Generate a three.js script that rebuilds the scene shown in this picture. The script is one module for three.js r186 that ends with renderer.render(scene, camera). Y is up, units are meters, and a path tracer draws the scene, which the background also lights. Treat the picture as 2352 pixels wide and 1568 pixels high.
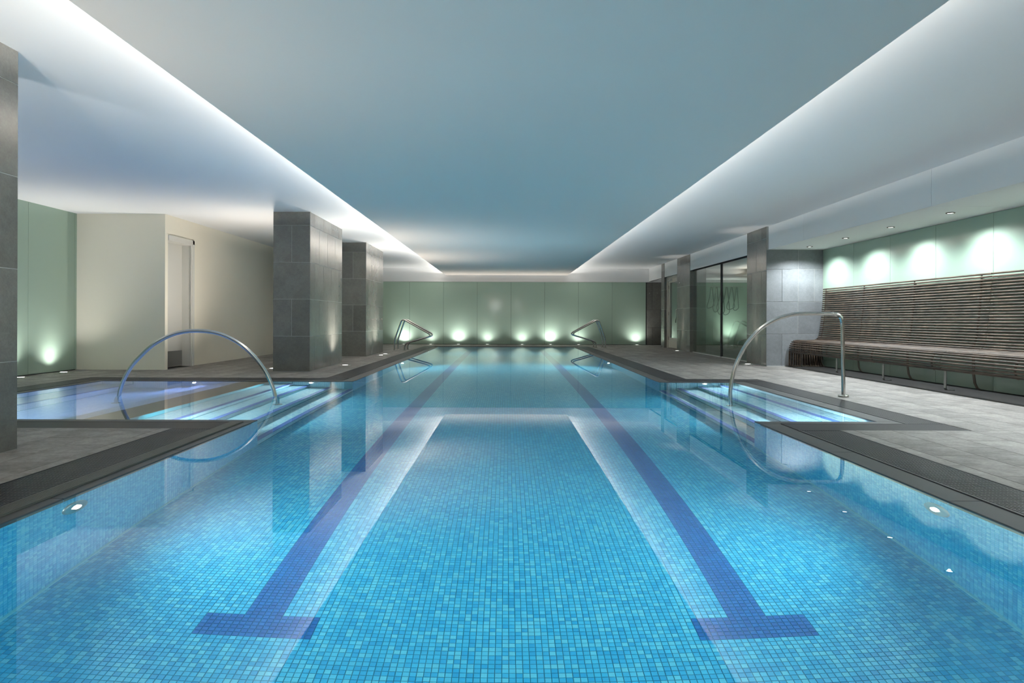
import * as THREE from 'three';
import { mergeGeometries } from 'three/addons/utils/BufferGeometryUtils.js';
import { RoundedBoxGeometry } from 'three/addons/geometries/RoundedBoxGeometry.js';
import { RectAreaLightUniformsLib } from 'three/addons/lights/RectAreaLightUniformsLib.js';

/* ------------------------------------------------------------------ camera, exposure, large lights
   World: y up, deck level is y = 0, the camera looks along -z. "d" is a distance in front of the camera (z = -d). */
const IMG_W = 2352, IMG_H = 1568, FOCAL = 1650, AXIS_X = 1163, AXIS_Y = 733.2;
const scene = new THREE.Scene();
scene.background = new THREE.Color(0, 0, 0);
const camera = new THREE.PerspectiveCamera(2 * Math.atan(IMG_H / 2 / FOCAL) * 180 / Math.PI, IMG_W / IMG_H, 0.05, 80);
camera.position.set(0, 0.857, 0);
camera.rotation.z = 0.003;
camera.setViewOffset(IMG_W, IMG_H, IMG_W / 2 - AXIS_X, IMG_H / 2 - AXIS_Y, IMG_W, IMG_H);   // shift lens: verticals stay vertical
scene.add(camera);
const renderer = new THREE.WebGLRenderer({ antialias: true });
renderer.toneMapping = THREE.LinearToneMapping;
renderer.toneMappingExposure = 1.0;
renderer.shadowMap.enabled = true;
RectAreaLightUniformsLib.init();
const POWER = {                                    // the lamps of the place and added fill lamps, three.js units
  coveLeft: 108, coveRight: 74, downlight: 13, uplight: 4.0, pool: 13.5, poolNear: 12.5, poolEndFill: 6.5, step: 17, spa: 12, rearLeft: 40, rearRight: 14,
};
const WARM = new THREE.Color(1.0, 0.94, 0.86), NEUTRAL = new THREE.Color(1, 0.985, 0.96), COOL = new THREE.Color(0.97, 1.0, 0.98);

/* ------------------------------------------------------------------ helpers */
let seedState = 12345;
const rnd = () => { seedState = (Math.imul(seedState, 1664525) + 1013904223) >>> 0; return seedState / 4294967296; };
const taken = new Map();
function numbered(name) { const n = taken.get(name) ?? 0; taken.set(name, n + 1); return n ? name + '_' + String(n).padStart(3, '0') : name; }
function lit(o) { o.castShadow = true; o.receiveShadow = true; return o; }
function mesh(name, geo, mat, parent) { const m = lit(new THREE.Mesh(geo, mat)); m.name = parent ? name : numbered(name); (parent ?? scene).add(m); return m; }
function struct(name, geo, mat) { const m = mesh(name, geo, mat); m.userData.kind = 'structure'; return m; }
function structGroup(name) { const g = new THREE.Group(); g.name = numbered(name); g.userData.kind = 'structure'; scene.add(g); return g; }
function thing(name, label, category, group, x = 0, y = 0, d = 0) {
  const g = new THREE.Group(); g.name = numbered(name); g.position.set(x, y, -d); g.userData = { label, category };
  if (group) g.userData.group = group;
  scene.add(g); return g;
}
/* uv in metres from the side that a face points to */
function metreUV(g) {
  const p = g.attributes.position, n = g.attributes.normal, uv = new Float32Array(p.count * 2);
  for (let i = 0; i < p.count; i++) {
    const ax = Math.abs(n.getX(i)), ay = Math.abs(n.getY(i)), az = Math.abs(n.getZ(i));
    if (ay >= ax && ay >= az) { uv[2 * i] = p.getX(i); uv[2 * i + 1] = p.getZ(i); }
    else if (ax >= az) { uv[2 * i] = p.getZ(i); uv[2 * i + 1] = p.getY(i); }
    else { uv[2 * i] = p.getX(i); uv[2 * i + 1] = p.getY(i); }
  }
  g.setAttribute('uv', new THREE.BufferAttribute(uv, 2)); return g;
}
function bx(x0, x1, y0, y1, d0, d1) {
  const g = new THREE.BoxGeometry(Math.abs(x1 - x0), Math.abs(y1 - y0), Math.abs(d1 - d0));
  g.translate((x0 + x1) / 2, (y0 + y1) / 2, -(d0 + d1) / 2); return metreUV(g);
}
const join = (list) => mergeGeometries(list.map((g) => (g.index ? g.toNonIndexed() : g)), false);
function tube(points, r, seg = 80, rad = 14, closed = false, tension = 0.5) {
  return new THREE.TubeGeometry(new THREE.CatmullRomCurve3(points.map((p) => new THREE.Vector3(p[0], p[1], p[2] ?? 0)), closed, 'catmullrom', tension), seg, r, rad, closed);
}
/* polyline with rounded corners: [x, y, radius] */
function bentTube(pts, r, rad = 14) {
  const path = new THREE.CurvePath(), v = pts.map((p) => new THREE.Vector3(p[0], p[1], 0));
  let from = v[0];
  for (let i = 1; i < v.length - 1; i++) {
    const a = v[i - 1].clone().sub(v[i]), b = v[i + 1].clone().sub(v[i]), k = pts[i][2] ?? 0.05;
    const s = v[i].clone().addScaledVector(a.normalize(), k), e = v[i].clone().addScaledVector(b.normalize(), k);
    path.add(new THREE.LineCurve3(from, s)); path.add(new THREE.QuadraticBezierCurve3(s, v[i], e)); from = e;
  }
  path.add(new THREE.LineCurve3(from, v[v.length - 1]));
  const all = [];
  for (const c of path.curves) { const n = c.isLineCurve3 ? 3 : 8; for (let i = 0; i < n; i++) all.push(c.getPoint(i / n)); }
  all.push(v[v.length - 1]);
  class Poly extends THREE.Curve { getPoint(t, o = new THREE.Vector3()) { const x = t * (all.length - 1), i = Math.min(all.length - 2, Math.floor(x)); return o.lerpVectors(all[i], all[i + 1], x - i); } getPointAt(t, o) { return this.getPoint(t, o); } getTangentAt(t, o) { return this.getTangent(t, o); } }
  return new THREE.TubeGeometry(new Poly(), all.length * 2, r, rad, false);
}
function spot(parent, x, y, z, tx, ty, tz, intensity, angle, penumbra, color, soft = 2) {
  const s = new THREE.SpotLight(color, intensity, 0, angle, penumbra, 2);
  s.position.set(x, y, z); s.target.position.set(tx, ty, tz); s.castShadow = true; s.shadow.radius = soft;
  s.name = 'lamp_light'; s.target.name = 'lamp_target'; parent.add(s); parent.add(s.target); return s;
}

/* ------------------------------------------------------------------ textures: what surfaces are made of */
function noise2(size, cells, seed) {            // tiling value noise
  const g = new Float32Array(cells * cells); let s = seed >>> 0;
  for (let i = 0; i < g.length; i++) { s = (Math.imul(s, 1664525) + 1013904223) >>> 0; g[i] = s / 4294967296; }
  const out = new Float32Array(size * size);
  for (let y = 0; y < size; y++) for (let x = 0; x < size; x++) {
    const fx = x / size * cells, fy = y / size * cells, ix = Math.floor(fx), iy = Math.floor(fy), a = fx - ix, b = fy - iy;
    const u = a * a * (3 - 2 * a), v = b * b * (3 - 2 * b), at = (i, j) => g[((j % cells) + cells) % cells * cells + ((i % cells) + cells) % cells];
    out[y * size + x] = (at(ix, iy) * (1 - u) + at(ix + 1, iy) * u) * (1 - v) + (at(ix, iy + 1) * (1 - u) + at(ix + 1, iy + 1) * u) * v;
  }
  return out;
}
function texture(size, fn, metres, srgb = false) {
  const data = new Uint8Array(size * size * 4);
  for (let i = 0; i < size * size; i++) { const c = fn(i); for (let k = 0; k < 3; k++) data[4 * i + k] = Math.max(0, Math.min(255, Math.round((Array.isArray(c) ? c[k] : c) * 255))); data[4 * i + 3] = 255; }
  const t = new THREE.DataTexture(data, size, size); t.wrapS = t.wrapT = THREE.RepeatWrapping; t.magFilter = THREE.LinearFilter; t.minFilter = THREE.LinearFilter;
  t.repeat.set(1 / metres, 1 / metres); if (srgb) t.colorSpace = THREE.SRGBColorSpace; t.needsUpdate = true; return t;
}
const nA = noise2(512, 6, 1), nB = noise2(512, 24, 2), nC = noise2(512, 90, 3), nD = noise2(512, 256, 4);
const slateMap = texture(512, (i) => 0.86 + 0.05 * (nA[i] - .5) + 0.05 * (nB[i] - .5) + 0.05 * (nC[i] - .5) + 0.04 * (nD[i] - .5), 1.1, true);
const deckMap = texture(512, (i) => 0.84 + 0.16 * (nA[i] - .5) + 0.14 * (nB[i] - .5) + 0.13 * (nC[i] - .5) + 0.08 * (nD[i] - .5), 1.3, true);
const plasterBump = texture(256, (() => { const a = noise2(256, 20, 7), b = noise2(256, 90, 8); return (i) => 0.5 + 0.4 * (a[i] - .5) + 0.3 * (b[i] - .5); })(), 0.8);
const woodMap = texture(512, (() => { const a = noise2(512, 8, 11), b = noise2(512, 128, 12); return (i) => { const x = i % 512, y = (i / 512) | 0, g = b[y * 512 + ((x >> 4) % 512)], k = a[i]; return 0.66 + 0.34 * (g - .5) + 0.4 * (k - .5); }; })(), 0.5, true);

const std = (o) => new THREE.MeshStandardMaterial(o), phy = (o) => new THREE.MeshPhysicalMaterial(o);
const lin = (r, g, b) => new THREE.Color().setRGB(r, g, b);
const M = {
  ceiling: std({ color: lin(.86, .86, .85), roughness: .92 }),
  panel: std({ color: lin(.88, .79, .71), roughness: .92 }),  // warm tint in the paint offsets the blue light from the pool
  fascia: std({ color: lin(.80, .80, .79), roughness: .8 }),
  cream: std({ color: lin(.84, .79, .66), roughness: .85, bumpMap: plasterBump, bumpScale: .0006 }),
  doorPaint: std({ color: lin(.66, .645, .59), roughness: .5 }),
  joint: std({ color: lin(.02, .02, .02), roughness: 1 }),
  glassGreen: phy({ color: lin(.31, .42, .33), roughness: .55, clearcoat: .7, clearcoatRoughness: .1 }),
  grout: std({ color: lin(.36, .36, .34), roughness: .9 }),
  deckGrout: std({ color: lin(.09, .09, .085), roughness: .95 }),
  lip: std({ color: lin(.05, .052, .053), roughness: .5 }),
  ribbed: std({ color: lin(.12, .12, .105), roughness: .45 }),
  plastic: std({ color: lin(.055, .055, .06), roughness: .38 }),
  gutter: std({ color: lin(.012, .012, .013), roughness: .9 }),
  steel: std({ color: lin(.62, .61, .58), roughness: .17, metalness: 1 }),
  steelDull: std({ color: lin(.42, .42, .41), roughness: .38, metalness: 1 }),
  bronze: std({ color: lin(.16, .13, .10), roughness: .42, metalness: .6 }),
  trim: std({ color: lin(.62, .62, .6), roughness: .4, metalness: .4 }),
  trimPale: std({ color: lin(.55, .52, .45), roughness: .5 }),
  dark: std({ color: lin(.02, .02, .022), roughness: .6 }),
  rubberHose: std({ color: lin(.03, .05, .045), roughness: .6 }),
  mosaicGrout: std({ color: lin(.02, .21, .29), roughness: .8 }),
  water: phy({ color: 0xffffff, roughness: 0, transmission: 1, thickness: 1.2, ior: 1.333, attenuationColor: lin(.55, .90, .97), attenuationDistance: 5.0, specularIntensity: .6 }),
  pane: phy({ color: lin(.86, .95, .91), roughness: 0, transmission: 1, thickness: 0, ior: 1.5 }),
  lens: std({ color: lin(.9, .9, .9), emissive: NEUTRAL, emissiveIntensity: 5 }),
  lensPool: std({ color: lin(.9, .9, .9), emissive: COOL, emissiveIntensity: 6 }),
  led: std({ color: lin(.9, .9, .9), emissive: NEUTRAL, emissiveIntensity: 3 }),
};
function variants(base, map, tones, opts = {}) {
  return tones.map((t, i) => { const m = map.clone(); m.offset.set(.37 * i, .61 * i); m.rotation = 0; m.needsUpdate = true; return (opts.physical ? phy : std)({ color: lin(base[0] * t, base[1] * t, base[2] * t), map: m, ...opts.mat }); });
}
const slate = variants([.235, .23, .205], slateMap, [.84, .94, 1.0, 1.08], { mat: { roughness: .22 } });
const slateCool = variants([.27, .285, .30], slateMap, [.9, .97, 1.03, 1.1], { mat: { roughness: .45 } });
const deckTone = variants([.30, .28, .26], deckMap, [.9, .96, 1.02, 1.08, 1.0], { mat: { roughness: .62 } });
const wood = variants([.19, .125, .082], woodMap, [.7, .85, 1.0, 1.15], { mat: { roughness: .55 } });

/* ------------------------------------------------------------------ tiles: chamfered face on a thickness, front = +z, origin on its back */
const tileCache = new Map();
function tileGeo(w, h, t, c) {
  const key = [w, h, t, c].map((x) => x.toFixed(4)).join();
  if (tileCache.has(key)) return tileCache.get(key);
  const X = w / 2, Y = h / 2, pos = [], v = (x, y, z) => [x, y, z], quad = (a, b, cc, dd) => pos.push(...a, ...b, ...cc, ...a, ...cc, ...dd);
  const F = [v(-X + c, -Y + c, t), v(X - c, -Y + c, t), v(X - c, Y - c, t), v(-X + c, Y - c, t)], B = [v(-X, -Y, t - c), v(X, -Y, t - c), v(X, Y, t - c), v(-X, Y, t - c)], Z = [v(-X, -Y, 0), v(X, -Y, 0), v(X, Y, 0), v(-X, Y, 0)];
  quad(...F);
  for (let i = 0; i < 4; i++) { const j = (i + 1) % 4; quad(B[i], B[j], F[j], F[i]); quad(Z[i], Z[j], B[j], B[i]); }
  const g = new THREE.BufferGeometry(); g.setAttribute('position', new THREE.Float32BufferAttribute(pos, 3)); g.computeVertexNormals();
  const uv = new Float32Array(pos.length / 3 * 2); for (let i = 0; i < pos.length / 3; i++) { uv[2 * i] = pos[3 * i] + .5; uv[2 * i + 1] = pos[3 * i + 1] + .5; }
  g.setAttribute('uv', new THREE.BufferAttribute(uv, 2));
  tileCache.set(key, g); return g;
}
const basis = (u, v, n) => new THREE.Quaternion().setFromRotationMatrix(new THREE.Matrix4().makeBasis(new THREE.Vector3(...u), new THREE.Vector3(...v), new THREE.Vector3(...n)));
const FACE = {                                     // u, v, n
  camera: basis([1, 0, 0], [0, 1, 0], [0, 0, 1]), away: basis([-1, 0, 0], [0, 1, 0], [0, 0, -1]),
  right: basis([0, 0, -1], [0, 1, 0], [1, 0, 0]), left: basis([0, 0, 1], [0, 1, 0], [-1, 0, 0]),
  up: basis([1, 0, 0], [0, 0, -1], [0, 1, 0]),
};
const pick = (list) => list[Math.floor(rnd() * list.length)];
/* a wall face clad with slabs: rows = [[y0, y1, [joint positions along the face]]] */
function clad(parent, face, plane, a0, a1, rows, mats, gap = .004, t = .012) {
  for (const [y0, y1, joints] of rows) {
    const cuts = [a0, ...joints.filter((j) => j > a0 + .02 && j < a1 - .02), a1];
    for (let i = 0; i + 1 < cuts.length; i++) {
      const w = cuts[i + 1] - cuts[i] - gap, h = y1 - y0 - gap, mid = (cuts[i] + cuts[i + 1]) / 2, y = (y0 + y1) / 2;
      const m = mesh('tile', tileGeo(w, h, t, .0015), pick(mats), parent); m.quaternion.copy(FACE[face]);
      if (face === 'camera') m.position.set(mid, y, -plane); else m.position.set(plane, y, -mid);
    }
  }
}

/* ------------------------------------------------------------------ sizes of the place */
const CEIL = 2.594, SOFFIT = 2.165, GLASS_TOP = 2.133, FAR = 24.5, BACK = -2.6;
const PX = 2.115, P_NEAR = 0.9, P_FAR = 22.45, DEPTH = 1.16, WATER = -0.01, BED = WATER - DEPTH + .01;
const REC = { near: 6.12, far: 9.93, left: -5.58, right: 3.16 };
const G1 = { x: 2.28, near: .735, far: 22.6, recNear: 5.97, recFar: 10.07, left: -5.69, right: 3.33 };
const G2 = { x: 2.61, near: .4, far: 22.95, recNear: 5.60, recFar: 10.41, left: -6.03, right: 3.64 };
function outline(x, near, far, rn, rf, l, r) {     // (x, d) round the pool and its two bays
  return [[-x, near], [x, near], [x, rn], [r, rn], [r, rf], [x, rf], [x, far], [-x, far], [-x, rf], [l, rf], [l, rn], [-x, rn]].map((p) => new THREE.Vector2(...p));
}
function slab(shape, y0, y1) {                     // shape in (x, d)
  const g = new THREE.ExtrudeGeometry(shape, { depth: y1 - y0, bevelEnabled: false });
  g.rotateX(-Math.PI / 2); g.translate(0, y0, 0); return metreUV(g);
}

/* ------------------------------------------------------------------ shell */
{
  const s = new THREE.Shape([[-7.4, BACK - .1], [8.8, BACK - .1], [8.8, FAR + .1], [-7.4, FAR + .1]].map((p) => new THREE.Vector2(...p)));
  s.holes.push(new THREE.Path(outline(G2.x, G2.near, G2.far, G2.recNear, G2.recFar, G2.left, G2.right).reverse()));
  const floor = struct('floor', slab(s, -.32, -.012), M.deckGrout);
  const zones = [[-7.15, 5.22, BACK, G2.near], [G2.x, 5.22, G2.near, G2.recNear], [G2.right, 5.22, G2.recNear, G2.recFar], [G2.x, 5.22, G2.recFar, 13.32], [G2.x, 4.9, 13.32, G2.far], [-5.68, 4.9, G2.far, FAR],
    [-7.15, -G2.x, G2.near, G2.recNear], [-7.15, G2.left, G2.recNear, G2.recFar], [-7.15, -G2.x, G2.recFar, 11.95], [-5.68, -G2.x, 11.95, G2.far], [4.9, 8.5, 13.32, FAR]];
  const tiles = [];
  const TW = .3, TL = .6, gap = .004;
  for (const [x0, x1, d0, d1] of zones) {
    for (let c = Math.floor(x0 / TW) - 1; c * TW + .01 < x1; c++) {
      const a = Math.max(x0, c * TW + .01), b = Math.min(x1, (c + 1) * TW + .01); if (b - a < .012) continue;
      const off = (((c % 2) + 2) % 2) * .3 + .06;
      for (let r = Math.floor((d0 - off) / TL) - 1; r * TL + off < d1; r++) {
        const e = Math.max(d0, r * TL + off), f = Math.min(d1, (r + 1) * TL + off); if (f - e < .012) continue;
        tiles.push([(a + b) / 2, (e + f) / 2, b - a - gap, f - e - gap]);
      }
    }
  }
  const seen = (t) => (t[1] > 2.2 && Math.abs(t[0]) < t[1] * .74 + .3 && t[0] < 5.3 ? t[1] : 100 + Math.abs(t[1]));
  tiles.sort((p, q) => seen(p) - seen(q));
  const rest = deckTone.map(() => []);
  tiles.forEach(([x, d, w, l], i) => {
    const g = tileGeo(w, l, .012, .0012), k = Math.floor(rnd() * deckTone.length);
    if (i < 290) { const m = mesh('tile', g, deckTone[k], floor); m.quaternion.copy(FACE.up); m.position.set(x, -.012, -d); }
    else { const c = g.clone(); c.applyQuaternion(FACE.up); c.translate(x, -.012, -d); rest[k].push(c); }
  });
  const all = [], geo = [];
  rest.forEach((l, k) => { if (l.length) { geo.push(mergeGeometries(l)); all.push(deckTone[k]); } });
  const m = mesh('distant_tiles', mergeGeometries(geo, true), all, floor); m.userData.kind = 'stuff';
}
{
  struct('ceiling', join([bx(-7.4, 8.8, CEIL, CEIL + .12, BACK - .1, FAR + .1)]), M.ceiling);
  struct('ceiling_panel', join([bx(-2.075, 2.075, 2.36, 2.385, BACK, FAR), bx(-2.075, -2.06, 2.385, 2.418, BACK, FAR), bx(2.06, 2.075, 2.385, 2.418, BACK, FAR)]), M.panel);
  // left: green glass to the corner, then the cream walls
  const wl = struct('wall_left', bx(-7.4, -7.17, 0, CEIL, BACK - .1, 12.1), M.dark);
  for (let d = BACK, e = 10.74 - 12 * 1.15; e < 11.9; e += 1.15) { if (e + 1.15 <= BACK) continue; d = Math.max(BACK, e); mesh('glass_panel', bx(-7.17, -7.15, .01, CEIL, d + .003, Math.min(11.95, e + 1.147)), M.glassGreen, wl); }
  struct('wall_cream', bx(-7.4, -5.68, 0, CEIL, 11.95, 12.05), M.cream);
  const door0 = 12.06, door1 = 12.98, top = 2.2;
  struct('wall_passage', join([bx(-5.95, -5.68, 0, CEIL, door1, FAR), bx(-5.95, -5.68, top, CEIL, 12.05, door1)]), M.cream);
  // far wall
  const wf = struct('wall_far', join([bx(-6, 8.8, 0, GLASS_TOP, FAR + .03, FAR + .15)]), M.dark);
  const j0 = (1173.3 - AXIS_X) / FOCAL * FAR;
  for (let k = -6; k < 8; k++) {
    const a = Math.max(-5.68, j0 + k * 1.151), b = Math.min(k >= 3 ? 99 : 99, j0 + (k + 1) * 1.151); if (b < -5.68) continue;
    if (k === 4) continue;                         // slate stretch beside the corner
    mesh('glass_panel', bx(a + .003, Math.min(b, 8.7) - .003, .012, GLASS_TOP - .004, FAR, FAR + .02), M.glassGreen, wf);
  }
  clad(wf, 'camera', FAR + .03, j0 + 4 * 1.151 + .03, j0 + 5 * 1.151, [[.01, .6, [4.98]], [.6, 1.2, [5.25]], [1.2, 2.12, [4.98]]], slate, .006, .03);
  struct('trim_1', bx(-5.68, 8.7, GLASS_TOP - .002, GLASS_TOP + .016, FAR - .03, FAR + .03), M.trim);
  struct('wall_far_bulkhead', bx(-6, 8.8, GLASS_TOP + .016, CEIL, FAR - .02, FAR + .15), M.fascia);
  // right: bulkhead, soffit, alcove glass
  const bh = struct('wall_right_bulkhead', bx(4.87, 4.95, SOFFIT + .004, CEIL, BACK, FAR), M.joint);
  for (const [a, b] of [[BACK, 4.68], [4.686, 8.217], [8.223, 11.747], [11.753, 13.33], [13.34, 19.0], [19.0, 22.1], [22.1, FAR - .02]]) mesh('bulkhead_panel', bx(4.86, 4.875, SOFFIT, CEIL, a, b), M.fascia, bh);
  struct('ceiling_alcove', join([bx(4.87, 8.8, SOFFIT, SOFFIT + .05, BACK, 8.217), bx(4.87, 8.8, SOFFIT, SOFFIT + .05, 8.223, 13.4)]), M.fascia);
  struct('ceiling_shower', bx(4.87, 8.8, SOFFIT + .06, SOFFIT + .12, 13.4, FAR), M.fascia);
  const wr = struct('wall_right', bx(5.89, 6.05, 0, SOFFIT, BACK, 13.45), M.dark);
  for (let k = 0; k < 14; k++) { const b = 13.32 - 1.165 * k, a = Math.max(BACK, b - 1.165); if (b <= BACK) break; mesh('glass_panel', bx(5.87, 5.892, .01, SOFFIT - .004, a + .003, b - .003), M.glassGreen, wr); }
  const we = struct('wall_alcove_end', bx(5.28, 6.05, 0, SOFFIT, 13.322, 13.5), M.grout);
  clad(we, 'camera', 13.331, 4.82, 5.87, [[.005, .6, [5.112, 5.71]], [.6, 1.2, [5.41]], [1.2, 1.8, [5.112, 5.41, 5.71]], [1.8, 2.162, [5.41]]], slateCool, .005);
  struct('wall_shower_side', bx(8.5, 8.8, 0, SOFFIT + .06, 13.4, FAR), M.glassGreen);
  struct('wall_shower_front', bx(5.3, 8.8, 0, SOFFIT + .06, 13.5, 13.6), M.fascia);
  struct('wall_near', bx(-7.4, 8.8, 0, CEIL, BACK - .15, BACK), M.cream);
  struct('baseboard_alcove', bx(4.83, 5.22, 0, .012, 13.305, 13.32), M.trim);
}
/* columns clad in slate slabs */
function column(x0, x1, d0, d1, o) {
  const c = structGroup('column');
  mesh('core', bx(x0 + .002, x1 - .002, 0, o.top ?? CEIL, d0 + .002, d1 - .002), M.grout, c);
  const ys = [0.003, .575, 1.175, 1.775, 2.375, o.top ?? CEIL], w = (d1 - d0) / o.n;
  const rows = (half) => ys.slice(0, -1).map((y, i) => { const js = []; for (let k = 0; k <= o.n; k++) js.push(d0 + (k + ((i % 2 === 0) === half ? .5 : 0)) * w); return [y, ys[i + 1], js]; });
  const front = ys.slice(0, -1).map((y, i) => [y, ys[i + 1], i % 2 ? [(x0 + x1) / 2] : []]);
  if (!o.noFront) clad(c, 'camera', d0 + .012, x0, x1, front, slate, .005);
  clad(c, 'right', x1 - .012, d0, d1, rows(true), slate, .005);
  clad(c, 'left', x0 + .012, d0, d1, rows(true), slate, .005);
  return c;
}
column(-3.79, -3.19, 2.42, 4.69, { n: 4 });
column(-3.79, -3.19, 11.67, 13.94, { n: 4 });
column(-3.79, -3.19, 16.33, 18.58, { n: 4 });
column(4.82, 5.28, 13.325, 14.40, { n: 2, noFront: true });
column(4.85, 5.28, 19.0, 20.42, { n: 2 });
column(4.85, 4.98, 22.08, 22.5, { n: 1 });

/* ------------------------------------------------------------------ pool shell and mosaic */
const PITCH = .0276, mosaicTile = tileGeo(.0247, .0247, .0035, .0011);
const BLUES = [[.04, .41, .63], [.025, .36, .59], [.08, .47, .65], [.012, .32, .56], [.115, .51, .65], [.045, .42, .63], [.03, .38, .60]];
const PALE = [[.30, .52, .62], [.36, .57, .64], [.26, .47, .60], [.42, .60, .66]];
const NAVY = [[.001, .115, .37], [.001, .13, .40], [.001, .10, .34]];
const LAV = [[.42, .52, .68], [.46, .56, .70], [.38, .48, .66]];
const NOSE = [[.05, .11, .36], [.06, .13, .40]];
const mosaicMat = std({ color: 0xffffff, roughness: .35 });
const singles = new Map();
const singleMat = (c) => { const k = c.join(); if (!singles.has(k)) singles.set(k, std({ color: lin(...c), roughness: .35 })); return singles.get(k); };
/* grids: [corner (x, y, d), u axis, v axis, face, nu, nv, colour(i, j)] */
function mosaic(parent, grids, singlesWanted) {
  const list = [];
  for (const [o, u, v, face, nu, nv, colour] of grids) for (let j = 0; j < nv; j++) for (let i = 0; i < nu; i++) {
    const s = (i + .5) * PITCH, t = (j + .5) * PITCH;
    list.push([o[0] + u[0] * s + v[0] * t, o[1] + u[1] * s + v[1] * t, o[2] + u[2] * s + v[2] * t, face, pick(colour(i, j))]);
  }
  if (singlesWanted) {
    const rank = (a) => (a[2] > 2.72 && Math.abs(a[0]) < a[2] * .73 ? a[2] * a[2] + .3 * a[0] * a[0] : 1e6);
    list.sort((a, b) => rank(a) - rank(b));
  }
  const n = Math.min(singlesWanted, list.length);
  for (let i = 0; i < n; i++) { const [x, y, d, face, c] = list[i], m = mesh('mosaic_tile', mosaicTile, singleMat(c), parent); m.position.set(x, y, -d); m.quaternion.copy(FACE[face]); }
  const im = lit(new THREE.InstancedMesh(mosaicTile, mosaicMat, list.length - n)), mat = new THREE.Matrix4(), col = new THREE.Color(), one = new THREE.Vector3(1, 1, 1), p = new THREE.Vector3();
  for (let i = n; i < list.length; i++) { const [x, y, d, face, c] = list[i]; im.setMatrixAt(i - n, mat.compose(p.set(x, y, -d), FACE[face], one)); im.setColorAt(i - n, col.setRGB(...c)); }
  im.name = 'mosaic_field'; im.userData.kind = 'stuff'; parent.add(im);
}
const count = (l) => Math.max(1, Math.round(l / PITCH));
const body = () => BLUES;
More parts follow.
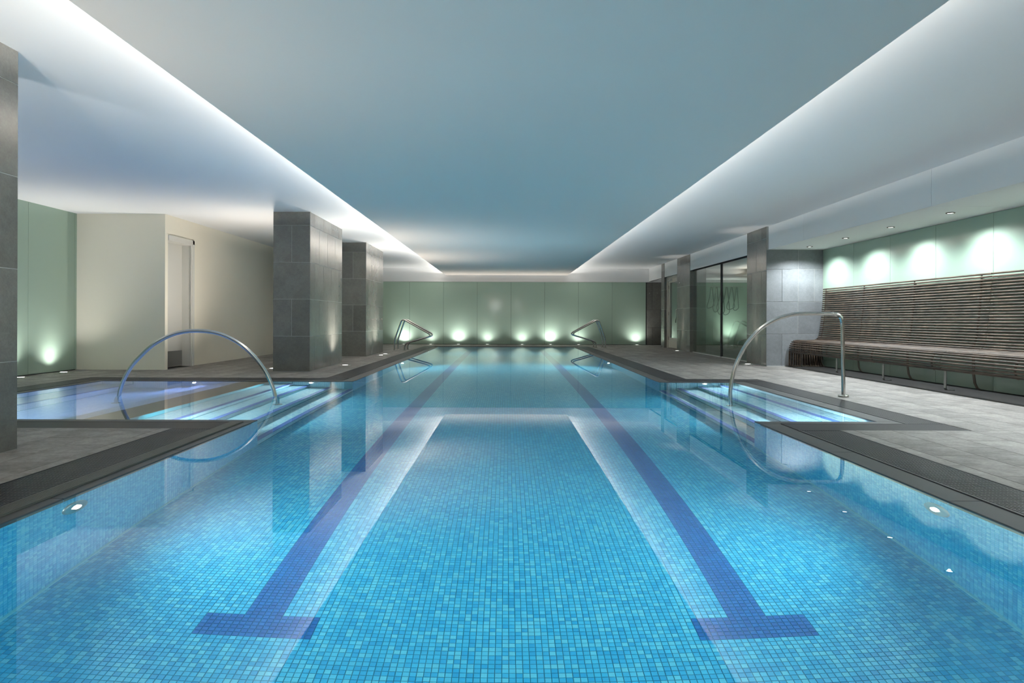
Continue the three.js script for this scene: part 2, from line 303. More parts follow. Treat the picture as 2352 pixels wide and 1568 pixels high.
{
  // bed with two lane lines, each ending in a cross bar
  const bed = struct('pool_floor', bx(-PX - .1, PX + .1, BED - .12, BED, P_NEAR - .1, P_FAR + .1), M.mosaicGrout);
  const nu = count(2 * PX), nv = count(P_FAR - P_NEAR), x0 = -nu * PITCH / 2;
  const lane = (i, j) => {
    const x = Math.abs(x0 + (i + .5) * PITCH), d = P_NEAR + (j + .5) * PITCH;
    if (x > .9729 && x < 1.1385 && d > 3.0 && d < P_FAR - 1.6) return true;
    return x > .805 && x < 1.306 && ((d > 2.99 && d < 3.155) || (d > P_FAR - 1.6 && d < P_FAR - 1.43));
  };
  mosaic(bed, [[[x0, BED, P_NEAR], [1, 0, 0], [0, 0, 1], 'up', nu, nv, (i, j) => (lane(i, j) ? NAVY : BLUES)]], 300);
  const h = count(DEPTH - .012), yTop = -.024;
  const wall = (name, plane, face, d0, d1, singlesWanted, pal = body) => {
    const sgn = face === 'right' ? -1 : 1, w = struct(name, bx(plane, plane + sgn * .12, BED - .1, yTop - .001, d0, d1), M.mosaicGrout);
    mosaic(w, [[[plane, yTop - h * PITCH, d0], [0, 0, 1], [0, 1, 0], face, count(d1 - d0), h, pal]], singlesWanted);
    mesh('coving', bx(plane - sgn * .0045, plane - sgn * .018, BED, BED + .014, d0, d1), singleMat([.16, .52, .60]), w);
  };
  wall('pool_wall_left', -PX - .0035, 'right', P_NEAR, REC.near, 300); wall('pool_wall_left', -PX - .0035, 'right', REC.far, P_FAR, 0);
  wall('pool_wall_right', PX + .0035, 'left', P_NEAR, REC.near, 300); wall('pool_wall_right', PX + .0035, 'left', REC.far, P_FAR, 0);
  const we = struct('pool_wall_far', bx(-PX - .1, PX + .1, BED - .1, yTop - .001, P_FAR + .0035, P_FAR + .12), M.mosaicGrout);
  mosaic(we, [[[-PX, yTop - h * PITCH, P_FAR + .0035], [1, 0, 0], [0, 1, 0], 'camera', count(2 * PX), h, body]], 0);
  struct('pool_wall_near', bx(-PX - .1, PX + .1, BED - .1, yTop, P_NEAR - .12, P_NEAR), singleMat(BLUES[0]));

  // bays: end walls, stairs, the shallow pool with its bench on the left
  const wallHeight = (yb) => Math.max(1, Math.floor((yTop - yb) / PITCH));
  function bay(side, steps, name) {              // steps: [x from, x to, depth, palette] from the pool outwards
    const xs = steps.flatMap((s) => [s[0], s[1]]), lo = Math.min(...xs), hi = Math.max(...xs), D = REC.far - REC.near, nd = count(D);
    const solid = steps.map(([a, b, dep]) => bx(a, b, BED - .1, WATER - dep, REC.near, REC.far));
    const g = struct(name, join(solid), M.mosaicGrout), grids = [];
    steps.forEach(([a, b, dep, pal], k) => {
      const x0 = Math.min(a, b), n = Math.floor(Math.abs(b - a) / PITCH), y = WATER - dep, nosed = side > 0 ? (i) => i < 2 : (i) => i >= n - 2;
      if (pal) grids.push([[x0 + (side > 0 ? 0 : Math.abs(b - a) - n * PITCH), y, REC.near], [1, 0, 0], [0, 0, 1], 'up', n, nd, (i) => (nosed(i) && steps[k][4] ? NOSE : pal)]);
      const prev = k ? steps[k - 1][2] : DEPTH;
      if (prev > dep && pal) { const nr = Math.floor((prev - dep) / PITCH); grids.push([[a, y - nr * PITCH, REC.near], [0, 0, 1], [0, 1, 0], side > 0 ? 'left' : 'right', nd, nr, (i, j) => (j >= nr - 1 && steps[k][4] ? NOSE : pal)]); }
      const next = steps[k + 1]?.[2];
      if (next !== undefined && next > dep && steps[k + 1][3]) { const nr = Math.floor((next - dep) / PITCH), q = steps[k + 1][3]; grids.push([[b, y - nr * PITCH, REC.near], [0, 0, 1], [0, 1, 0], side > 0 ? 'right' : 'left', nd, nr, (i, j) => (j >= nr - 1 ? NOSE : q)]); }
    });
    mosaic(g, grids, 0);
    // end walls across the bay
    for (const [where, plane, face] of [['far', REC.far, 'camera'], ['near', REC.near, 'away']]) {
      const t = face === 'camera' ? 1 : -1, w = struct(name + '_wall', bx(side > 0 ? lo : lo - .1, side > 0 ? hi + .1 : hi, BED - .1, yTop - .001, plane + t * .0035, plane + t * .12), M.mosaicGrout);
      const gr = steps.map(([a, b, dep, pal]) => { const n = Math.floor(Math.abs(b - a) / PITCH), hh = wallHeight(WATER - dep); return [[Math.min(a, b), yTop - hh * PITCH, plane + t * .0035], [1, 0, 0], [0, 1, 0], face, n, hh, () => pal ?? PALE]; });
      mosaic(w, gr, 0);
    }
  }
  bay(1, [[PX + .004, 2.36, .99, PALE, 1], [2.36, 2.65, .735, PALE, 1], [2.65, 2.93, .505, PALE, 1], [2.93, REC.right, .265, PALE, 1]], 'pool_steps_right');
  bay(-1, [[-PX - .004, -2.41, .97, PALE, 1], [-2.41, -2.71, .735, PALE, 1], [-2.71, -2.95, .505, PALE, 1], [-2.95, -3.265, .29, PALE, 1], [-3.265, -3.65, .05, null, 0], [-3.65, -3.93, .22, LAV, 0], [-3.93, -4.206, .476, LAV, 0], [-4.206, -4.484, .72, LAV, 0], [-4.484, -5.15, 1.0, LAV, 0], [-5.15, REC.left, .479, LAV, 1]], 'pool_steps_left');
  for (const [plane, face, s, dep, pal, n] of [[REC.right, 'left', 1, .265, PALE, 'pool_bay_wall_right'], [REC.left, 'right', -1, .479, LAV, 'pool_bay_wall_left']]) {
    const w = struct(n, bx(plane + s * .0035, plane + s * .12, BED - .1, yTop - .001, REC.near - .1, REC.far + .1), M.mosaicGrout), hh = wallHeight(WATER - dep);
    mosaic(w, [[[plane + s * .0035, yTop - hh * PITCH, REC.near], [0, 0, 1], [0, 1, 0], face, count(REC.far - REC.near), hh, () => pal]], 0);
  }
  struct('pool_divider', bx(-3.645, -3.27, WATER - .055, WATER - .03, REC.near, REC.far), M.lip);
}
/* stone lip under a film of water, joints every 1.2 m */
{
  const lip = structGroup('pool_lip'), t = -.005;
  const runs = [['z', -G1.x, -PX, P_NEAR, G1.recNear], ['z', -G1.x, -PX, G1.recFar, P_FAR], ['z', PX, G1.x, P_NEAR, G1.recNear], ['z', PX, G1.x, G1.recFar, P_FAR],
    ['x', -G1.x, G1.x, P_FAR, G1.far], ['x', -G1.x, G1.x, G1.near, P_NEAR],
    ['x', G1.left, -PX, G1.recNear, REC.near], ['x', G1.left, -PX, REC.far, G1.recFar], ['z', G1.left, REC.left, REC.near, REC.far],
    ['x', PX, G1.right, G1.recNear, REC.near], ['x', PX, G1.right, REC.far, G1.recFar], ['z', REC.right, G1.right, REC.near, REC.far]];
  for (const [ax, x0, x1, d0, d1] of runs) {
    const L = ax === 'z' ? d1 - d0 : x1 - x0, n = Math.max(1, Math.round(L / 1.2)), s = L / n;
    for (let i = 0; i < n; i++) {
      const w = ax === 'z' ? x1 - x0 : s - .003, l = ax === 'z' ? s - .003 : d1 - d0;
      const m = mesh('stone', tileGeo(w, l, .06, .003), M.lip, lip); m.quaternion.copy(FACE.up);
      m.position.set(ax === 'z' ? (x0 + x1) / 2 : x0 + (i + .5) * s, t - .06, -(ax === 'z' ? d0 + (i + .5) * s : (d0 + d1) / 2));
    }
  }
  mesh('ribbed_nosing', join([bx(-2.279, -2.178, -.03, .001, P_NEAR, 5.96), ...Array.from({ length: 8 }, (_, i) => bx(-2.277 + i * .0125, -2.2695 + i * .0125, .001, .006, P_NEAR, 5.96))]), M.ribbed, lip);
}
/* overflow gutters with black grating */
{
  const list = [
    ['z', -G2.x, -G1.x, G2.near, G2.recNear, 'black overflow grating along the near left edge of the pool'],
    ['z', -G2.x, -G1.x, G2.recFar, G2.far, 'black overflow grating along the far left edge of the pool, past the columns'],
    ['z', G1.x, G2.x, G2.near, G2.recNear, 'black overflow grating along the near right edge of the pool'],
    ['z', G1.x, G2.x, G2.recFar, G2.far, 'black overflow grating along the far right edge of the pool'],
    ['x', -G1.x, G1.x, G1.far, G2.far, 'black overflow grating across the far end of the pool'],
    ['x', -G1.x, G1.x, G2.near, G1.near, 'black overflow grating across the near end of the pool'],
    ['x', G2.left, -G1.x, G2.recNear, G1.recNear, 'black grating on the near side of the left bay'],
    ['z', G2.left, G1.left, G1.recNear, G1.recFar, 'black grating at the outer end of the left bay, by the green glass wall'],
    ['x', G2.left, -G1.x, G1.recFar, G2.recFar, 'black grating on the far side of the left bay, before the cream walls'],
    ['x', G1.x, G2.right, G2.recNear, G1.recNear, 'black grating on the near side of the right steps'],
    ['z', G1.right, G2.right, G1.recNear, G1.recFar, 'black grating beside the right steps, at the foot of the handrail'],
    ['x', G1.x, G2.right, G1.recFar, G2.recFar, 'black grating on the far side of the right steps'],
  ];
  const channel = structGroup('overflow_channel');
  for (const [ax, x0, x1, d0, d1, label] of list) {
    mesh('channel_bottom', bx(x0, x1, -.20, -.12, d0, d1), M.gutter, channel);
    const g = thing('overflow_grating', label, 'grating', 'overflow gratings round the pool'), bars = [], run = ax === 'z' ? [d0, d1] : [x0, x1], across = ax === 'z' ? [x0, x1] : [d0, d1];
    const B = (a, b, c, e, y0, y1) => (ax === 'z' ? bx(a, b, y0, y1, c, e) : bx(c, e, y0, y1, a, b));
    const n = Math.round((across[1] - across[0] - .02) / .0185), p = (across[1] - across[0] - .02) / n;
    for (let i = 0; i < n; i++) { const a = across[0] + .01 + (i + .5) * p; bars.push(B(a - .0045, a + .0045, run[0] + .006, run[1] - .006, -.024, -.002)); }
    for (let s = run[0] + .02; s < run[1] - .01; s += .052) bars.push(B(across[0] + .008, across[1] - .008, s, s + .009, -.02, -.004));
    const m = mesh('bars', join(bars), M.plastic, g); m.userData.kind = 'stuff';
    mesh('frame', join([B(across[0], across[0] + .007, run[0], run[1], -.03, 0), B(across[1] - .007, across[1], run[0], run[1], -.03, 0)]), M.plastic, g);
  }
  struct('channel_wall', slab((() => { const s = new THREE.Shape(outline(G2.x + .06, G2.near - .06, G2.far + .06, G2.recNear - .06, G2.recFar + .06, G2.left - .06, G2.right + .06)); s.holes.push(new THREE.Path(outline(G2.x, G2.near, G2.far, G2.recNear, G2.recFar, G2.left, G2.right).reverse())); return s; })(), -.2, -.014), M.gutter);
}
/* water */
{
  const w = struct('water', slab(new THREE.Shape(outline(G1.x - .004, G1.near + .004, G1.far - .004, G1.recNear + .004, G1.recFar - .004, G1.left + .004, G1.right - .004)), BED - .06, WATER), M.water);
  w.userData.kind = 'structure';
}

/* ------------------------------------------------------------------ cove lighting on top of the floating ceiling panel */
for (const [s, side, power] of [[-1, 'left', POWER.coveLeft], [1, 'right', POWER.coveRight]]) {
  const t = thing('cove_light', `long strip light hidden on the ${side} edge of the floating ceiling panel`, 'strip light', 'cove lights', s * 1.8, 2.385, 0);
  mesh('batten', bx(-.02, .02, 0, .022, BACK + .2, FAR - .15), M.trim, t);
  mesh('light_strip', bx(s > 0 ? .02 : -.024, s > 0 ? .024 : -.02, .002, .02, BACK + .25, FAR - .2), M.led, t);
  const len = 6.6;
  for (let k = 0; k < 4; k++) {
    const a = new THREE.RectAreaLight(new THREE.Color(1, .965, .91), power, len, .03), d = BACK + .35 + (k + .5) * (len + .02);
    a.position.set(s * .045, .022, -d); a.name = 'lamp_light'; t.add(a);
    a.lookAt(a.getWorldPosition(new THREE.Vector3()).add(new THREE.Vector3(s, .75, 0)));
  }
}
/* ------------------------------------------------------------------ downlights over the bench */
[12.75, 11.4, 10.06, 8.71, 7.36, 6.01, 4.66, 3.31, 1.96].forEach((d, i) => {
  const names = ['first', 'second', 'third', 'fourth'];
  const t = thing('downlight', i < 4 ? `${names[i]} recessed downlight above the bench, counted from the slate end wall` : 'recessed downlight in the bench soffit nearer than the frame edge', 'downlight', 'downlights over the bench', 5.38, SOFFIT, d);
  const ring = new THREE.TorusGeometry(.045, .008, 8, 28); ring.rotateX(Math.PI / 2);
  mesh('bezel', ring, M.bronze, t).position.y = -.002;
  const disc = new THREE.CylinderGeometry(.036, .036, .006, 24); mesh('lamp_lens', disc, M.lens, t).position.y = -.002;
  spot(t, 0, -.012, 0, 0, -1, 0, POWER.downlight, 1.30, .4, new THREE.Color(.9, .97, 1), 1);
});
/* ------------------------------------------------------------------ floor uplights */
function uplight(x, d, power, label, lean = [0, 0], angle = .62, tint = NEUTRAL) {
  const t = thing('floor_uplight', label, 'uplight', 'uplights in the deck', x, 0, d);
  const plate = new RoundedBoxGeometry(.2, .008, .2, 2, .003); mesh('trim_plate', plate, M.steelDull, t).position.y = .002;
  const ring = new THREE.TorusGeometry(.058, .007, 8, 28); ring.rotateX(Math.PI / 2); mesh('bezel', ring, M.steel, t).position.y = .006;
  mesh('lamp_lens', new THREE.CylinderGeometry(.052, .05, .006, 24), M.lens, t).position.y = .009;
  spot(t, 0, .02, 0, lean[0], 1, -lean[1], power * POWER.uplight, angle, .9, tint, 1.5);
}
{
  const far = [[-3.46, 1.5, 'behind the left ladder'], [-2.555, .6, 'first to the right of the left ladder'], [-1.62, 1.4, 'at the left end of the water'], [-.64, .75, 'just left of the middle'], [.537, .8, 'just right of the middle'], [1.496, 1.4, 'behind the right lane line'], [2.445, .8, 'beside the tip of the right ladder'], [4.415, .95, 'at the right end, next to the slate wall']];
  for (const [x, p, where] of far) uplight(x, FAR - .22, p, `floor uplight below the far green glass, ${where}`, [0, .03], 1.3);
  uplight(7.6, FAR - .3, 2.2, 'floor uplight behind the glass partition, below the green wall', [0, .15], .8);
  uplight(-3.98, 12.25, 4.8, 'bright floor uplight at the left of the middle tiled column', [-.35, 0], 1.2, WARM);
  uplight(-2.96, 13.2, 4.6, 'square floor uplight on the pool side of the middle tiled column', [.3, 0], 1.15, WARM);
  uplight(-2.94, 17.45, 3.8, 'square floor uplight on the pool side of the farthest left column', [.3, 0], 1.15, WARM);
  uplight(-2.94, 16.85, 1.4, 'dimmer square floor uplight on the pool side of the farthest left column', [.3, 0], 1.15, WARM);
  uplight(-2.94, 2.9, 1.35, 'added square floor uplight on the pool side of the nearest left column, outside the frame', [.4, .25], 1.2, WARM);  // this one and the next are added, filling the ceiling panel from below
  uplight(-2.94, 3.75, 1.5, 'second added square floor uplight on the pool side of the nearest left column', [.4, .25], 1.2, WARM);
  uplight(-4.05, 4.2, 1.6, 'floor uplight on the outer side of the nearest left column', [-.3, .2], 1.1);
  uplight(4.66, 13.85, 1.2, 'floor uplight at the foot of the right column beside the bench alcove', [.08, 0], .35, WARM);
  uplight(4.70, 19.75, 1.2, 'floor uplight at the foot of the far right column by the glass door', [.08, 0], .35, WARM);
  uplight(-6.93, 11.25, 1.0, 'floor uplight before the left green glass, near the cream corner', [-.08, 0], 1.15);
  uplight(-6.93, 10.25, 1.5, 'floor uplight before the left green glass, half hidden by the near column', [-.08, 0], 1.15);
  uplight(-6.9, 6.5, 2.4, 'floor uplight before the left green glass, behind the near column', [-.08, 0], 1.15);
  uplight(-6.9, 3.5, 2.4, 'floor uplight before the left green glass, nearest the camera', [-.08, 0], 1.15);
}
/* ------------------------------------------------------------------ lights in the pool walls */
function poolLight(x, dep, d, n, power, label, angle = 1.3, tint = COOL, lensMat = M.lensPool, ahead = 0) {   // ahead: how far the lamp turns down the pool   // n: unit direction it faces (x, d)
  const t = thing('pool_light', label, 'pool light', 'lights in the pool walls', x, WATER - dep, d);
  const g = new THREE.Group(); g.name = 'fitting'; t.add(g); g.rotation.y = Math.atan2(n[0], -n[1]);
  const shell = new THREE.LatheGeometry([[.0, .004], [.05, .004], [.056, .014], [.09, .010], [.098, .0], [.098, -.01]].map((p) => new THREE.Vector2(...p)), 40); shell.rotateX(Math.PI / 2);
  mesh('bezel', shell, M.steelDull, g);
  const lens = new THREE.CylinderGeometry(.03, .03, .012, 28); lens.rotateX(Math.PI / 2); mesh('lamp_lens', lens, lensMat, g).position.z = .01;
  spot(g, 0, 0, .03, ahead * Math.sign(n[0] || 1), -.05, 1, power, angle, 1, tint, 1);
}
poolLight(-PX + .004, .24, 3.52, [1, 0], POWER.poolNear, 'round steel light in the left pool wall, near corner', 1.42, COOL, M.lensPool, .3);
poolLight(PX - .004, .24, 3.52, [-1, 0], POWER.poolNear, 'round steel light in the right pool wall, near corner', 1.42, COOL, M.lensPool, .3);
poolLight(-1.3, .45, P_NEAR + .004, [0, 1], POWER.poolEndFill, 'added left fill light in the near end wall of the pool, below the camera', 1.4);  // unseen end wall pair, added to brighten the near pool floor
poolLight(1.3, .45, P_NEAR + .004, [0, 1], POWER.poolEndFill, 'added right fill light in the near end wall of the pool, below the camera', 1.4);
poolLight(-PX + .004, .24, 14.4, [1, 0], POWER.pool * 2, 'small distant light in the left pool wall past the steps', 1.38, COOL, M.lensPool, -.5);
poolLight(PX - .004, .24, 14.6, [-1, 0], POWER.pool * 2, 'small distant light in the right pool wall past the steps', 1.38, COOL, M.lensPool, -.5);
poolLight(-PX + .004, .24, 19.4, [1, 0], POWER.pool, 'added fill light in the left pool wall under the ladder', 1.3);  // this pair is added to light the far part of the pool
poolLight(PX - .004, .24, 19.4, [-1, 0], POWER.pool, 'added fill light in the right pool wall near the far end', 1.3);
poolLight(-2.69, .17, REC.far - .004, [0, -1], POWER.step, 'light in the far side wall of the left steps', 1.3);
poolLight(2.74, .15, REC.far - .004, [0, -1], POWER.step, 'sparkling light in the far side wall of the right steps', 1.3);
poolLight(-2.72, .17, REC.near + .004, [0, 1], POWER.step, 'light in the near side wall of the left steps, facing away', 1.3);
poolLight(2.80, .15, REC.near + .004, [0, 1], POWER.step, 'light in the near side wall of the right steps, facing away', 1.3);
poolLight(-4.8, .25, REC.near + .004, [0, 1], POWER.spa, 'light in the near side wall of the left shallow pool', 1.3, new THREE.Color(.55, .66, 1));
poolLight(-4.3, .2, REC.far - .004, [0, -1], POWER.spa, 'blue light in the far side wall of the left shallow pool', 1.3, new THREE.Color(.45, .55, 1), std({ color: lin(.5, .6, .9), emissive: new THREE.Color(.2, .3, 1), emissiveIntensity: .7 }));

/* ------------------------------------------------------------------ handrails and ladders */
{
  const flange = (r = .055, h = .016) => new THREE.LatheGeometry([[0, 0], [r, 0], [r, h * .6], [r * .93, h], [.028, h], [.024, h + .004], [0, h + .004]].map((p) => new THREE.Vector2(...p)), 32);
  const a = thing('arched_handrail', 'arched polished steel handrail standing in the water of the left bay', 'handrail', null, 0, 0, 8.05);
  mesh('rail', tube([[-4.37, -.46], [-4.358, -.2], [-4.335, 0], [-4.292, .149], [-4.214, .297], [-4.11, .419], [-3.945, .568], [-3.719, .682], [-3.483, .718], [-3.239, .692], [-3.021, .597], [-2.847, .458], [-2.715, .293], [-2.637, .145], [-2.59, 0], [-2.565, -.2], [-2.56, -.74]], .0215, 140, 18), M.steel, a);
  const f1 = mesh('flange', flange(), M.steel, a); f1.position.set(-2.56, WATER - .735 + .004, 0);
  const f2 = mesh('flange', flange(), M.steel, a); f2.position.set(-4.37, WATER - .72 + .004, 0);
  mesh('leg_sleeve', tube([[-4.37, -.73], [-4.37, -.44]], .0215, 6, 16), M.steel, a);
  const b = thing('curved_handrail', 'curved polished steel handrail from the right steps to the deck', 'handrail', null, 0, 0, 8.05);
  mesh('rail', tube([[2.52, -.74], [2.515, -.3], [2.512, -.02], [2.516, .093], [2.529, .183], [2.56, .317], [2.612, .444], [2.686, .579], [2.791, .706], [2.91, .804], [3.044, .875], [3.208, .92], [3.357, .931], [3.52, .932], [3.655, .932], [3.715, .917], [3.752, .877], [3.766, .80], [3.77, .6], [3.775, .3], [3.78, .01]], .0215, 180, 18), M.steel, b);
  const f3 = mesh('flange', flange(.058, .022), M.steel, b); f3.position.set(3.78, .001, 0);
  const f4 = mesh('flange', flange(), M.steel, b); f4.position.set(2.52, WATER - .735 + .004, 0);
  const loop = bentTube([[-3.041, 0], [-3.041, .265, .09], [-2.83, .87, .11], [-2.0, .41, .16], [-2.763, .19, .11], [-2.763, 0]], .0215, 14);
  for (const [s, d0, d1, label] of [[1, 19.5, 20.12, 'steel pool ladder rails at the left edge, before the farthest green panels'], [-1, 21.7, 22.3, 'steel pool ladder rails at the far right corner of the pool']]) {
    const t = thing('pool_ladder', label, 'ladder', 'pool ladders', 0, 0, 0);
    for (const d of [d0, d1]) {
      const r = mesh('rail', loop, M.steel, t); r.position.set(s < 0 ? -.05 : 0, 0, -d); r.scale.x = s;
      for (const x of [-3.041, -2.763]) { const f = mesh('flange', flange(.05, .012), M.steel, t); f.position.set(s * x + (s < 0 ? -.05 : 0), .001, -d); }
    }
  }
}
/* ------------------------------------------------------------------ slatted bench */
{
  const t = thing('slatted_bench', 'long dark timber bench of round slats with a tall curved back', 'bench', null, 0, 0, 0);
  const prof = [];                               // (x, y) along the curve, top of the back to the underside of the seat front
  const curve = new THREE.CatmullRomCurve3([[5.825, 1.425], [5.815, 1.2], [5.80, 1.0], [5.785, .85], [5.768, .70], [5.745, .585], [5.715, .525], [5.66, .495], [5.58, .487], [5.45, .485], [5.34, .488], [5.275, .474], [5.235, .44], [5.215, .39], [5.207, .34], [5.215, .29], [5.25, .268]].map((p) => new THREE.Vector3(...p, 0)), false, 'catmullrom', .5);
  const len = curve.getLength(), n = Math.round(len / .0366);
  for (let i = 0; i <= n; i++) prof.push(curve.getPointAt(i / n));
  const segs = [[8.612, 13.2], [4.0, 8.606], [-.6, 3.994]];
  const slatGeo = segs.map(([a, b]) => { const g = new THREE.CylinderGeometry(.0118, .0118, b - a, 10, 1); g.rotateX(Math.PI / 2); const p = g.attributes.position, uv = g.attributes.uv; for (let i = 0; i < p.count; i++) uv.setXY(i, p.getZ(i) * .5, Math.atan2(p.getY(i), p.getX(i)) * .0135); return g; });
  for (const p of prof) segs.forEach(([a, b], k) => { const m = mesh('slat', slatGeo[k], pick(wood), t); m.position.set(p.x + (rnd() - .5) * .002, p.y + (rnd() - .5) * .002, -(a + b) / 2); });
  // steel frames: bent flat bars with feet
  for (let k = 0; k < 9; k++) {
    const d = 13.18 - 1.45 * k - (k ? 0 : .05);
    const flat = (pts, w, th) => { const parts = []; for (let i = 0; i + 1 < pts.length; i++) { const [x0, y0] = pts[i], [x1, y1] = pts[i + 1], L = Math.hypot(x1 - x0, y1 - y0), g = new THREE.BoxGeometry(L + th * .6, th, w); g.rotateZ(Math.atan2(y1 - y0, x1 - x0)); g.translate((x0 + x1) / 2, (y0 + y1) / 2, -d); parts.push(metreUV(g)); } return join(parts); };
    mesh('front_leg', flat([[5.40, .27], [5.395, .03], [5.41, .008], [5.50, .006]], .045, .008), M.steelDull, t);
    mesh('rear_leg', flat([[5.74, .50], [5.745, .2], [5.76, .09], [5.79, .03], [5.83, .006]], .045, .008), M.bronze, t);
    const rib = []; for (let i = 0; i <= 22; i++) { const p = curve.getPointAt(i / 22), q = curve.getTangentAt(i / 22); rib.push([p.x + q.y * -.0 + Math.abs(q.y) * .018 * (p.y > .5 ? 1 : 1), p.y - Math.abs(q.x) * .018]); }
    mesh('support_rib', flat(rib, .03, .006), M.bronze, t);
  }
  // end screen of upright slats
  for (let i = 0; i < 14; i++) {
    const x0 = 5.215 + i * .0445, lean = .012 + i * .0016;
    const g = new THREE.BoxGeometry(.028, i < 12 ? .29 + Math.min(.18, Math.max(0, (i < 2 ? i * .07 : .18))) : .46, .03); const h = i < 12 ? .29 + Math.min(.18, (i < 2 ? i * .07 : .18)) : .46;
    g.translate(x0 + .006, .012 + h / 2, -13.235); mesh('end_slat', metreUV(g), pick(wood), t);
  }
  mesh('end_rail', bx(5.21, 5.83, .005, .03, 13.21, 13.26), M.bronze, t);
  // dark floor strip below the bench
  const strip = thing('drain_strip', 'dark ribbed drain strip in the floor under the bench', 'drain', null), bars = [];
  for (let x = 5.235; x < 5.86; x += .021) bars.push(bx(x, x + .013, -.010, .001, BACK, 13.3));
  for (let d = 2; d < 13.3; d += .3) bars.push(bx(5.228, 5.866, -.011, -.003, d, d + .012));
  const m = mesh('bars', join(bars), std({ color: lin(.11, .105, .105), roughness: .6 }), strip); m.userData.kind = 'stuff';
  mesh('tray', bx(5.222, 5.868, -.0125, -.011, BACK, 13.315), M.gutter, strip);
}
/* ------------------------------------------------------------------ doors, partition, small fittings */
{
  const d0 = 12.06, d1 = 12.98, top = 2.2, door = structGroup('door_1');
  mesh('leaf', bx(-5.89, -5.85, .012, top - .02, d0, d1 - .02), M.doorPaint, door);
  mesh('kick_plate', bx(-5.85, -5.846, .02, .285, d0 + .04, d1 - .03), M.steelDull, door);
  mesh('jamb', join([bx(-5.86, -5.70, 0, top, d1 - .03, d1 + .001), bx(-5.86, -5.665, top - .03, top + .001, d0, d1)]), M.doorPaint, door);
  mesh('architrave', join([bx(-5.69, -5.66, 0, top + .06, d1 - .012, d1 + .055), bx(-5.69, -5.66, top - .012, top + .06, d0 - .01, d1 + .055), bx(-5.69, -5.672, 0, top, d1 - .045, d1)]), M.doorPaint, door);
  mesh('lining', bx(-6.0, -5.9, 0, CEIL, 12.0, 13.1), M.cream, door);
}
{
  const door = structGroup('door_2'), X = 4.95, a = 20.44, b = 21.9, top = 2.1;
  mesh('stile', join([bx(X, X + .045, .02, top, b - .1, b), bx(X, X + .045, .02, top, a, a + .1)]), M.trimPale, door);
  mesh('rail', join([bx(X, X + .045, .02, .32, a + .1, b - .1), bx(X, X + .045, top - .12, top, a + .1, b - .1)]), M.trimPale, door);
  mesh('pane', bx(X + .018, X + .026, .32, top - .12, a + .1, b - .1), phy({ color: lin(.03, .085, .065), roughness: .05, clearcoat: 1, clearcoatRoughness: .02 }), door);
  mesh('frame', join([bx(X - .04, X + .06, 0, top + .06, b, b + .09), bx(X - .02, X + .06, top, top + .06, a, b)]), M.trimPale, door);
  mesh('closer', bx(X - .05, X, top - .08, top - .02, b - .45, b - .1), M.steelDull, door);
  mesh('handle', tube([[X, 1.15, -(a + .2)], [X - .06, 1.16, -(a + .2)], [X - .07, 1.1, -(a + .2)], [X - .07, .92, -(a + .21)], [X - .07, .86, -(a + .26)], [X - .06, .78, -(a + .32)]], .012, 40, 8), M.steel, door);
  for (const y of [.25, 1.0, 1.8]) mesh('hinge', bx(X - .008, X, y, y + .1, b - .03, b + .02), M.bronze, door);
  struct('wall_door_side', join([bx(4.99, 5.1, 0, SOFFIT + .06, 22.0, 22.4)]), M.grout);
  struct('wall_door_head', bx(4.93, 5.02, top + .06, SOFFIT + .06, 20.4, 22.1), M.trimPale);
}
{
  const w = structGroup('window_1'), X = 4.94;
  mesh('pane', bx(X, X + .01, .02, SOFFIT - .02, 14.4, 16.47), M.pane, w);
  mesh('pane', bx(X, X + .01, .02, SOFFIT - .02, 16.53, 18.98), M.pane, w);
  mesh('post', join([bx(X - .012, X + .02, 0, SOFFIT, 16.46, 16.48), bx(X - .012, X + .02, 0, SOFFIT, 16.52, 16.545)]), M.dark, w);
  mesh('floor_channel', bx(X - .01, X + .02, 0, .02, 14.4, 19.0), M.trim, w);
  mesh('head_channel', bx(X - .01, X + .02, SOFFIT - .02, SOFFIT, 14.4, 19.0), M.dark, w);
}
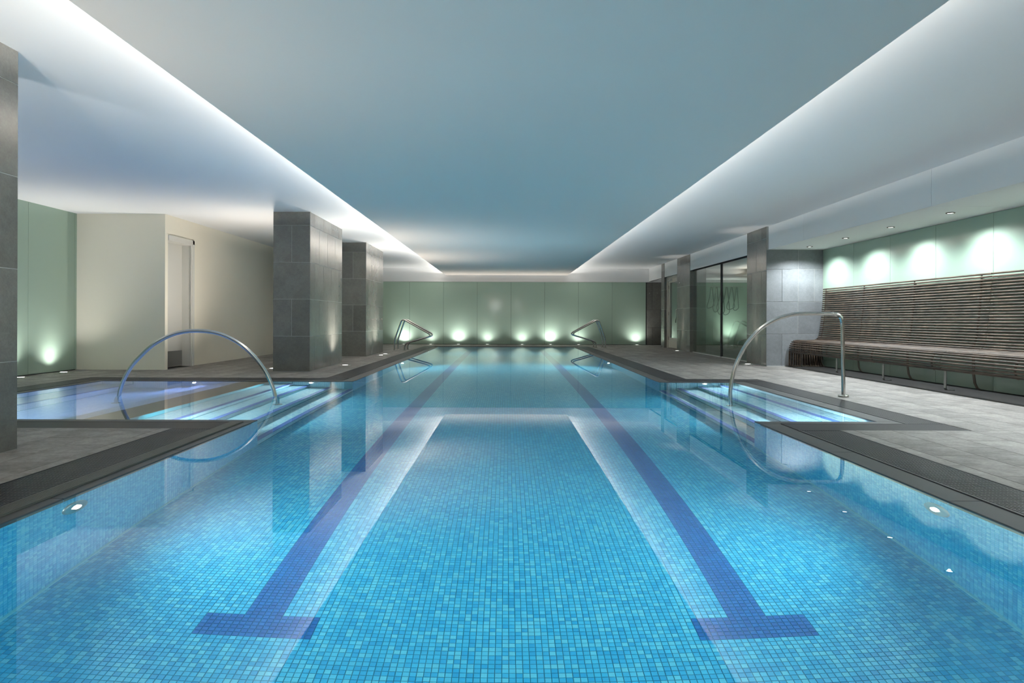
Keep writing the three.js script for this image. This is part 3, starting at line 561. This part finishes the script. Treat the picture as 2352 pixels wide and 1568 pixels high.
{ // black hoses in loops, hung on the wall behind the glass
  const t = thing('hose_rack', 'dark looped hoses hanging behind the glass partition', 'hoses', null, 0, 0, 0);
  mesh('rail', join([bx(6.86, 8.1, 1.98, 2.0, FAR - .12, FAR - .10), bx(6.9, 6.92, 1.98, 2.0, FAR - .12, FAR), bx(8.04, 8.06, 1.98, 2.0, FAR - .12, FAR)]), M.steelDull, t);
  for (let i = 0; i < 6; i++) {
    const x = 6.95 + i * .17, w = .10 + .05 * rnd(), bot = 1.02 + .28 * rnd();
    mesh('hose', tube([[x, 1.98, 0], [x - w * .5, 1.6, .03], [x - w, 1.3, 0], [x - w * .4, bot, -.02], [x + w * .7, bot + .08, .02], [x + w * .7, 1.4, 0], [x + .03, 1.97, .02]], .013, 50, 8), M.rubberHose, t).position.z = -(FAR - .11);
  }
}
function hook(label, x, y, d, dir) {
  const t = thing('robe_hook', label, 'hook', 'robe hooks', x, y, d), g = new THREE.CylinderGeometry(.008, .008, .05, 12), k = new THREE.SphereGeometry(.017, 14, 10);
  if (dir === 'x') g.rotateZ(Math.PI / 2); else g.rotateX(Math.PI / 2);
  const s = x > 0 && dir === 'x' ? -1 : 1;
  mesh('pin', g, M.steel, t).position.set(dir === 'x' ? s * .025 : 0, 0, dir === 'z' ? .025 : 0);
  mesh('knob', k, M.steel, t).position.set(dir === 'x' ? s * .05 : 0, 0, dir === 'z' ? .05 : 0);
}
hook('left one of two steel pegs on the far slate wall', 4.87, 1.76, FAR - .0, 'z');
hook('right one of two steel pegs on the far slate wall', 5.13, 1.76, FAR - .0, 'z');
hook('steel peg on the farthest left column, nearer one', -3.19, .845, 17.35, 'x');
hook('steel peg on the farthest left column, farther one', -3.19, .85, 18.1, 'x');
hook('steel peg high on the far right column', 4.85, 1.88, 19.9, 'x');

/* two wall lamps on the end wall behind the camera, mirrored in the far glass; they throw light up and down */
for (const [x, w, power] of [[-.8, 'left', POWER.rearLeft], [.8, 'right', POWER.rearRight]]) {
  const t = thing('wall_lamp', `${w} wall lamp on the end wall behind the camera`, 'wall lamp', 'wall lamps behind the camera', x, 1.75, BACK);
  mesh('body', new RoundedBoxGeometry(.12, .2, .08, 3, .012), M.steelDull, t).position.z = -.04;
  for (const e of [1, -1]) {
    mesh('lamp_lens', new RoundedBoxGeometry(.1, .012, .06, 2, .004), M.lens, t).position.set(0, e * .105, -.045);
    spot(t, 0, e * .12, -.05, 0, e, -.55, e > 0 ? power : power * .3, 1.25, .8, NEUTRAL, 2);
  }
}
scene.updateMatrixWorld(true);
renderer.render(scene, camera);
